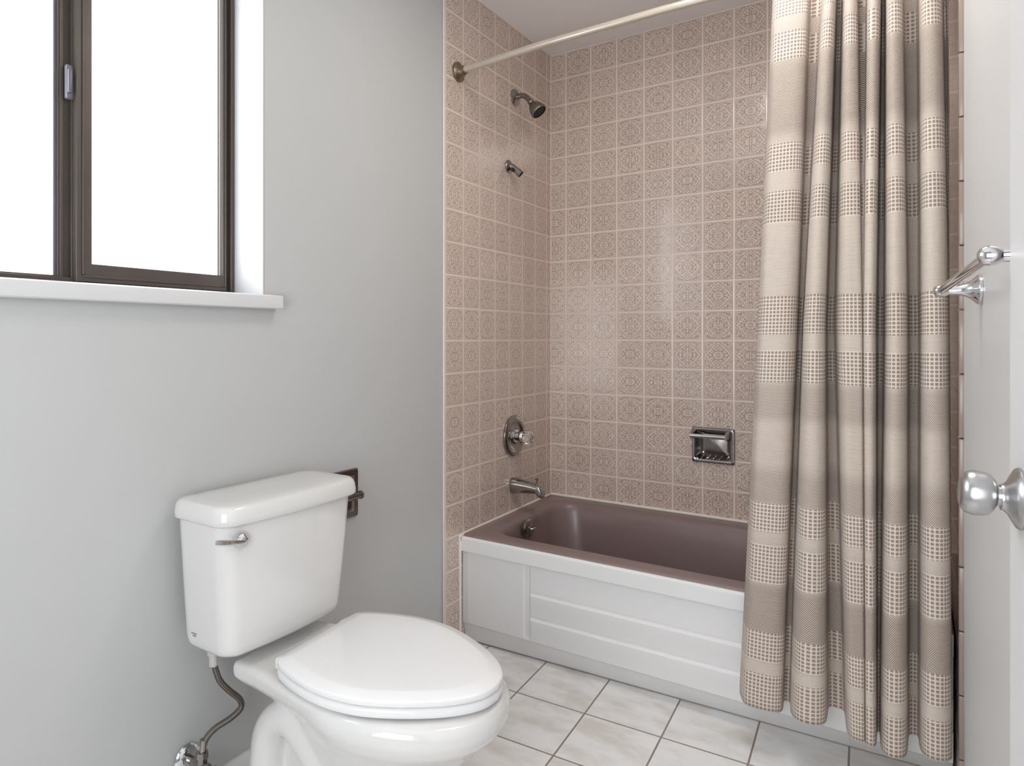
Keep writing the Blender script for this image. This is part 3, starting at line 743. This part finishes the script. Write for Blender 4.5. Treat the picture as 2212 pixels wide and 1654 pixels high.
for j in range(NV + 1):
    f = j / NV; z = ZT + (ZB - ZT) * f
    P = spline([(*fold_at(i, z), 0.0) for i in range(len(FOLD))], NU)
    rows.append([Vector((min(p.x, WR(p.y) - 0.022), p.y, z)) for p in P])
mid = rows[NV // 2]; U = [0.0]
for a, b in zip(mid, mid[1:]): U.append(U[-1] + (b - a).length)
bm = bmesh.new(); lay = bm.loops.layers.uv.verify(); V = []
for j, rw in enumerate(rows):
    f = j / NV; line = []
    for i, p in enumerate(rw):
        w = 0.004 * math.sin(9 * U[i] + 3.1 * p.z) * math.sin(2.3 * p.z + 5 * U[i])
        hem = -0.012 * f ** 6 * math.sin(7 * U[i] + 0.6)
        line.append(bm.verts.new((p.x, p.y + w, p.z + hem + 0.006 * math.sin(4.1 * U[i]) * f)))
    V.append(line)
for j in range(NV):
    for i in range(len(V[0]) - 1):
        f = bm.faces.new((V[j][i], V[j + 1][i], V[j + 1][i + 1], V[j][i + 1]))
        for lp, (ii, jj) in zip(f.loops, ((i, j), (i, j + 1), (i + 1, j + 1), (i + 1, j))): lp[lay].uv = (U[ii], ZT + (ZB - ZT) * jj / NV)
cl = obj('cloth', bm, MAT['curtain'], cur, smooth=180)
sm = cl.modifiers.new('thickness', 'SOLIDIFY'); sm.thickness = 0.0022; sm.offset = 0
for i in (1, 11, 20, 29, 38, 47):                 # rings over the rod
    x, y = fold_at(i, ZT)
    pts = [(x + 0.002 * math.sin(2 * a), YR + 0.0205 * math.cos(a), 2.1225 + 0.0315 * math.sin(a)) for a in [2 * math.pi * k / 28 for k in range(29)]]
    obj('ring', tube(pts, 0.0026, 8, cap=False), MAT['trim'], cur)

# ------------------------------------------------------------------ toilet
toi = thing('toilet', 'white two-piece toilet with closed lid, standing against the grey wall', 'toilet')
TY = -1.782
def turn(o, a=R(5.0), px=0.26, py=-1.778):
    """the pan stands very slightly askew to the wall"""
    o.rotation_euler = (0, 0, a); o.location = (px - (px * math.cos(a) - py * math.sin(a)), py - (px * math.sin(a) + py * math.cos(a)), 0); return o
# --- bowl: lofted body, tank deck and trapway fused into one skin
bm = bmesh.new()
def egg(xb, xf, hw, z, n=48, xm=None):
    xm = xb + (xf - xb) * 0.46 if xm is None else xm; out = []
    for k in range(n):
        a = 2 * math.pi * k / n; c, s = math.cos(a), math.sin(a)
        rx = (xf - xm) if c > 0 else (xm - xb)
        p = 1.0 if c > 0 else 0.85
        out.append((xm + rx * (abs(c) ** p) * (1 if c > 0 else -1), TY + hw * (abs(s) ** (0.95 if c > 0 else 0.8)) * (1 if s > 0 else -1), z))
    return out
def body(z, xb, xf, hb, hw, xm, n=30):
    """horizontal section: back half-width hb, full half-width hw reached at xm, round front at xf"""
    side = []
    for k in range(n + 1):
        t = k / n
        if t < 0.5:
            u = t / 0.5; x = xb + (xm - xb) * u
            w = hb + (hw - hb) * smooth(0, 1, u)
            r = 0.035; d = x - xb
            if d < r: w -= r - math.sqrt(max(0.0, r * r - (r - d) ** 2))
        else:
            a = (t - 0.5) / 0.5 * math.pi / 2; x = xm + (xf - xm) * math.sin(a); w = hw * math.cos(a) ** 0.93 if k < n else 0.0
        side.append((x, w))
    return [(x, TY + w, z) for x, w in side] + [(x, TY - w, z) for x, w in side[-2:0:-1]]
add_loft(bm, [body(0.0, .12, .53, .112, .118, .32), body(.02, .12, .53, .112, .118, .32), body(.032, .135, .515, .10, .105, .32), body(.08, .16, .50, .085, .092, .34), body(.15, .17, .505, .075, .094, .36), body(.21, .18, .55, .072, .108, .39),
              body(.27, .19, .635, .075, .142, .43), body(.32, .19, .678, .085, .172, .46), body(.350, .19, .712, .10, .192, .465), body(.374, .19, .724, .12, .202, .465), body(.394, .20, .722, .13, .204, .465), body(.4085, .21, .712, .13, .196, .465)])
add_loft(bm, [body(.345, .125, .60, .095, .150, .45), body(.362, .110, .66, .125, .178, .46), body(.378, .102, .69, .138, .190, .47), body(.400, .100, .70, .138, .198, .465), body(.408, .103, .70, .136, .196, .465), body(.412, .110, .69, .130, .189, .465)])
for s in (-1, 1):
    add_tube(bm, spline([(.43, TY + s * .070, .05), (.385, TY + s * .088, .15), (.335, TY + s * .094, .245), (.265, TY + s * .092, .300), (.205, TY + s * .088, .268), (.185, TY + s * .088, .19), (.20, TY + s * .092, .10), (.225, TY + s * .085, .02)], 8), 0.040, 16)
bowl = turn(obj('bowl', bm, MAT['porcelain'], toi, smooth=None))
rm = bowl.modifiers.new('fuse', 'REMESH'); rm.mode = 'VOXEL'; rm.voxel_size = 0.0055; rm.use_smooth_shade = True
sm = bowl.modifiers.new('soften', 'SMOOTH'); sm.factor = 0.5; sm.iterations = 6
# --- tank
def tk(x0, x1, yc, hw, z, r, bow=0.014):
    out = []
    for x, y in rrect(x0, x1, yc - hw, yc + hw, r, 8, 16):
        k = (y - yc) / hw
        if x > (x0 + x1) / 2: x += bow * (1 - k * k) * ((x - (x0 + x1) / 2) / ((x1 - x0) / 2))
        out.append((x, y, z))
    return out
tank = obj('tank', loft([tk(.075, .150, -1.812, .140, .4445, .03, .01), tk(.052, .180, -1.812, .166, .445, .03), tk(.044, .190, -1.811, .175, .4485, .032), tk(.038, .196, -1.811, .1795, .456, .034), tk(.034, .199, -1.810, .182, .47, .035),
    tk(.030, .201, -1.806, .190, .56, .035), tk(.027, .202, -1.802, .198, .65, .035), tk(.025, .203, -1.800, .203, .715, .035), tk(.025, .203, -1.799, .204, .739, .035)]), MAT['porcelain'], toi, smooth=60)
tank['label'] = 'white cistern tapering downwards'
LZ = 0.7755
lidp = [tk(.030, .196, -1.797, .205, .735, .034), tk(.022, .2105, -1.796, .2165, .7345, .036), tk(.020, .2135, -1.796, .2195, .738, .037), tk(.020, .2135, -1.796, .219, .748, .037),
        tk(.021, .2110, -1.796, .217, .762, .036), tk(.023, .2085, -1.796, .2145, .7690, .036), tk(.027, .2045, -1.796, .2100, .7738, .034), tk(.033, .198, -1.796, .2035, LZ, .031), tk(.06, .17, -1.796, .17, LZ + .0015, .02), tk(.09, .14, -1.796, .11, LZ + .002, .015)]
obj('tank_lid', loft(lidp), MAT['porcelain'], toi, smooth=60)['label'] = 'white cistern lid'
lc = on(0, 0.212, 521, 1166)
fl_ = obj('flush_lever', lathe([(-0.010, 0.0165), (0.004, 0.0165), (0.009, 0.0155), (0.013, 0.012), (0.0155, 0.006), (0.016, 0)], (0.209, lc.y, lc.z), (1, 0, 0.05)), MAT['chrome'], toi)
fl_['label'] = 'chrome flush lever'
def la(p, hx, hz): return [(p.x + q0, p.y, p.z + q1) for q0, q1 in rrect(-hx, hx, -hz, hz, min(hx, hz) * 0.8, 4, 2)]
tip = on(0, 0.236, 467, 1173)
L0 = Vector((0.2235, lc.y - 0.004, lc.z - 0.002))
bm = loft([la(L0.lerp(tip, t_) + Vector((0.002 * math.sin(math.pi * t_), 0, 0)), a_, b_) for t_, a_, b_ in ((0, .0060, .0075), (.25, .0048, .0062), (.6, .0042, .0060), (.9, .0038, .0066), (1.0, .0025, .0052))])
obj('lever_arm', bm, MAT['chrome'], fl_, smooth=50)
# faint maker's print low on the side of the cistern (unreadable strokes)
bm = bmesh.new(); rng = random.Random(3)
p0 = on(1, -1.992, 415, 1365); p1 = on(1, -1.992, 428, 1367)
for ln, (n_, off, zz) in enumerate(((8, 0.0, 0.0), (5, 0.005, -0.0050))):
    for k in range(n_):
        x = p0.x + off + k * 0.0022; yv = -1.9935
        add_box(bm, (x, yv - 0.0008, p0.z + zz - 0.0014), (x + rng.uniform(.0010, .0018), yv + 0.004, p0.z + zz + rng.uniform(.0004, .0010)))
obj('maker_mark', bm, MAT['mark'], tank, smooth=None)
# --- seat and lid
HALF = [(.2605, 0), (.2600, .06), (.2598, .122), (.2640, .145), (.286, .1625), (.335, .182), (.390, .1955), (.442, .199), (.502, .1905), (.560, .1670), (.612, .1370), (.654, .1060), (.686, .0720), (.7055, .0370), (.7120, 0)]
def outline(g=0.0):
    h = spline([(x, y, 0) for x, y in HALF], 5); pts = [(p.x, p.y) for p in h] + [(p.x, -p.y) for p in h[-2:0:-1]]
    n = len(pts); out = []
    for k in range(n):
        a, b = pts[k - 1], pts[(k + 1) % n]; t = Vector((b[0] - a[0], b[1] - a[1])).normalized()
        out.append((pts[k][0] - t.y * g * 1.0 * (-1), pts[k][1] + t.x * g * (-1)))
    return out
def ol(g, z, dx=0.0):
    k0 = max(-0.012, min(0.012, g)); k = 1 - (abs(g) - abs(k0)) / 0.2
    return [(0.48 + (x - 0.48) * k, TY + 0.004 + y * k, z) for x, y in outline(k0)]
ins = -1 if outline(0.01)[0][0] < outline(0)[0][0] else 1     # sign that moves the outline inwards
lidl = [ol(ins * .030, .4380), ol(ins * .005, .4380), ol(ins * .0012, .4386), ol(0, .4408), ol(ins * .0002, .4480), ol(ins * .0015, .4502), ol(ins * .004, .4515), ol(ins * .026, .4565), ol(ins * .029, .4572), ol(ins * .033, .4575), ol(ins * .06, .4577), ol(ins * .11, .4578)]
turn(obj('lid', loft(lidl), MAT['seat_plastic'], toi, smooth=60))['label'] = 'closed white toilet lid'
seatl = [ol(ins * .030, .4160), ol(ins * .008, .4160), ol(ins * .0025, .4168), ol(ins * .0003, .4195), ol(ins * .0003, .4285), ol(ins * .0020, .4328), ol(ins * .0055, .4352), ol(ins * .011, .4360), ol(ins * .05, .4362)]
turn(obj('seat', loft(seatl), MAT['seat_plastic'], toi, smooth=60))['label'] = 'white toilet seat under the lid'
for s in (-1, 1):
    bm = box((.244, TY + s * .112 - .016, .4185), (.272, TY + s * .112 + .016, .442), 0.004, 2)
    turn(obj('hinge', bm, MAT['seat_plastic'], toi))

# ------------------------------------------------------------------ water supply under the tank
t = thing('supply_valve', 'chrome shut-off valve low on the grey wall under the tank', 'valve')
e0 = Vector((0.0005, -1.951, 0.152))
obj('escutcheon', lathe([(0, 0.035), (0.003, 0.036), (0.008, 0.033), (0.012, 0.024), (0.013, 0.014)], e0, (1, 0, 0)), MAT['chrome'], t)
obj('valve_body', (lambda bm: (add_lathe(bm, [(0.008, 0.0125), (0.030, 0.0125), (0.031, 0.0155), (0.052, 0.0155), (0.074, 0.0150), (0.076, 0.010), (0.082, 0.008)], e0, (1, 0, 0)),
    add_lathe(bm, [(0.0, 0.012), (0.022, 0.012), (0.023, 0.0145), (0.036, 0.0145), (0.037, 0.009)], e0 + Vector((0.058, 0, 0.002)), (0, 0, 1), 6), bm)[-1])(bmesh.new()), MAT['worn_chrome'], t)
bm = bmesh.new(); rings = []
for k, (tt, sc) in enumerate([(0.080, 0.75), (0.083, 0.95), (0.088, 1.0), (0.092, 0.9), (0.094, 0.7)]):
    rings.append([(e0.x + tt, e0.y + 0.024 * sc * math.cos(a), e0.z - 0.002 + 0.014 * sc * math.sin(a)) for a in [2 * math.pi * q / 28 for q in range(28)]])
obj('handle', loft(rings), MAT['worn_chrome'], t)['label'] = 'oval turning handle'
hp = thing('supply_hose', 'braided steel hose curving from the shut-off valve to the tank', 'hose')
b0 = e0 + Vector((0.058, 0, 0.040))
pts = [b0, on(0, 0.063, 446, 1594), on(0, 0.070, 466, 1572), on(0, 0.080, 498, 1551), on(0, 0.086, 520, 1529), on(0, 0.088, 518, 1510), on(0, 0.084, 494, 1490), on(0, 0.078, 474, 1468), Vector((0.076, -1.934, 0.392))]
obj('braid', tube(spline(pts, 10), 0.0072, 20, uv=True), MAT['hose'], hp)
obj('ferrule', lathe([(0, 0.0085), (0.026, 0.0085), (0.027, 0.0075)], b0 - Vector((0, 0, 0.002)), (0.05, 0.1, 1), 20), MAT['worn_chrome'], hp)
obj('coupling_nut', lathe([(0, 0.0090), (0.002, 0.0100), (0.024, 0.0100), (0.026, 0.0138), (0.046, 0.0138), (0.048, 0.0105), (0.060, 0.0105)], Vector((0.076, -1.934, 0.384)), (0, 0, 1), 12), MAT['nut'], hp, smooth=25)['label'] = 'pale plastic coupling nut'

# ------------------------------------------------------------------ toilet paper holder behind the tank
t = thing('toilet_paper_holder', 'dark bronze recessed paper holder on the wall, half behind the tank', 'paper holder')
hy0, hy1, hz0, hz1 = -1.492, -1.351, 0.594, 0.739
def hh(g, x, r): return [(x, y, z) for y, z in rrect(hy0 + g, hy1 - g, hz0 + g, hz1 - g, r, 5, 4)]
obj('plate', loft([hh(0, 0.0004, .006), hh(0, 0.004, .006), hh(.003, 0.007, .006), hh(.018, 0.007, .012), hh(.021, 0.003, .012), hh(.026, 0.0012, .012)], cap0=False), MAT['holder_bronze'], t, smooth=35)
obj('pocket_shade', box((0.0011, hy0 + .027, hz0 + .027), (0.0016, hy1 - .027, hz1 - .027)), MAT['black'], t, smooth=None)  # flat black sheet, stands in for the shade inside the recess
rp = on(0, 0.055, 776, 1069)
obj('post', lathe([(0, 0.014), (0.006, 0.012), (0.046, 0.010), (0.056, 0.010)], (0.005, rp.y - 0.030, rp.z), (1, 0, 0), 20), MAT['holder_bronze'], t)
obj('roller', lathe([(-0.075, 0.0095), (0.0, 0.0095), (0.001, 0.0115), (0.008, 0.0125), (0.011, 0.0105), (0.012, 0)], (0.055, rp.y, rp.z), (0, 1, 0), 28), MAT['holder_bronze'], t)

# ------------------------------------------------------------------ towel bar on the right wall
t = thing('towel_bar', 'chrome towel bar on the white wall beside the curtain', 'towel bar')
wd = Vector((0.052, -1, 0)).normalized(); wn = Vector((-1, -0.052, 0)).normalized()
A, B = Vector((1.4217, -1.170, 1.2310)), Vector((1.4545, -1.801, 1.2390))
for e in (A, B):
    foot = Vector((WR(e.y), e.y, e.z)); L = (foot - e).dot(-wn); foot = e - wn * L
    obj('post', lathe([(0.0004, 0.0295), (0.005, 0.0298), (0.008, 0.0275), (0.011, 0.0240), (0.016, 0.0190), (0.024, 0.0140), (0.034, 0.0105), (L - 0.012, 0.0088)], foot, wn), MAT['chrome'], t)
    obj('end_ball', lathe([(-0.016, 0.0), (-0.0155, 0.004), (-0.012, 0.0088), (-0.006, 0.0120), (0.0, 0.0130), (0.006, 0.0120), (0.011, 0.0085), (0.0132, 0.004), (0.0136, 0)], e, wn, 36), MAT['chrome'], t)
obj('bar', tube([A, B], 0.0078, 24), MAT['chrome'], t)

# ------------------------------------------------------------------ open door on the right
dr = bpy.data.objects.new('door_1', None); link(dr)
struct(dr, 'plain white door standing open along the right wall', 'door')
ang = R(4.2); ud = Vector((-math.sin(ang), math.cos(ang), 0)); nd = Vector((-math.cos(ang), -math.sin(ang), 0))
RC = Vector((CAMX, CAMY, CAMZ)) + Vector(ray(2206, 1070)) * 0.78
E1 = RC + ud * 0.062; H1 = RC - ud * 0.70
bm = bmesh.new()
q0, q1, q2, q3 = E1, E1 - nd * 0.030, H1 - nd * 0.030, H1
add_quad_prism(bm, [(q.x, q.y) for q in (q0, q3, q2, q1)], 0.012, 2.03)
bmesh.ops.bevel(bm, geom=bm.edges[:], offset=0.0015, segments=2, affect='EDGES')
leaf = obj('door_leaf', bm, MAT['door_paint'], dr, smooth=30)
rc = Vector((RC.x, RC.y, 0.9505))
ax = (nd + Vector((0, 0, 0.06))).normalized()
kn = obj('door_knob', lathe([(0.010, 0.0135), (0.0165, 0.0135), (0.0175, 0.0115), (0.0215, 0.0115), (0.0225, 0.0140), (0.0255, 0.0205), (0.0290, 0.0240), (0.0350, 0.0258), (0.0430, 0.0262), (0.0500, 0.0245), (0.0545, 0.0200), (0.0565, 0.0140), (0.0560, 0.0115), (0.0560, 0.0)], rc, ax, 48), MAT['satin'], dr)
kn['label'] = 'satin nickel door knob'
obj('rosette', lathe([(0.0002, 0.0345), (0.002, 0.0352), (0.005, 0.0335), (0.0085, 0.0270), (0.0125, 0.0190), (0.0165, 0.0150), (0.0185, 0.0148), (0.0185, 0.012)], rc, nd, 48), MAT['satin'], kn)
# door casing of the doorway the door belongs to
bm = bmesh.new()
for y0, y1, z0, z1 in ((D0 + 0.001, D0 + 0.055, 0, DZ + 0.055), (D1 - 0.055, D1 - 0.001, 0, DZ + 0.055), (D1, D0, DZ + 0.001, DZ + 0.055)):
    x0 = max(WR(y0), WR(y1))
    add_box(bm, (min(WR(y0), WR(y1)) - 0.012, y0, z0), (x0 - 0.001, y1, z1), 0.002, 1)
struct(obj('trim_1', bm, MAT['trim']), 'white casing around the doorway behind the door', 'trim')
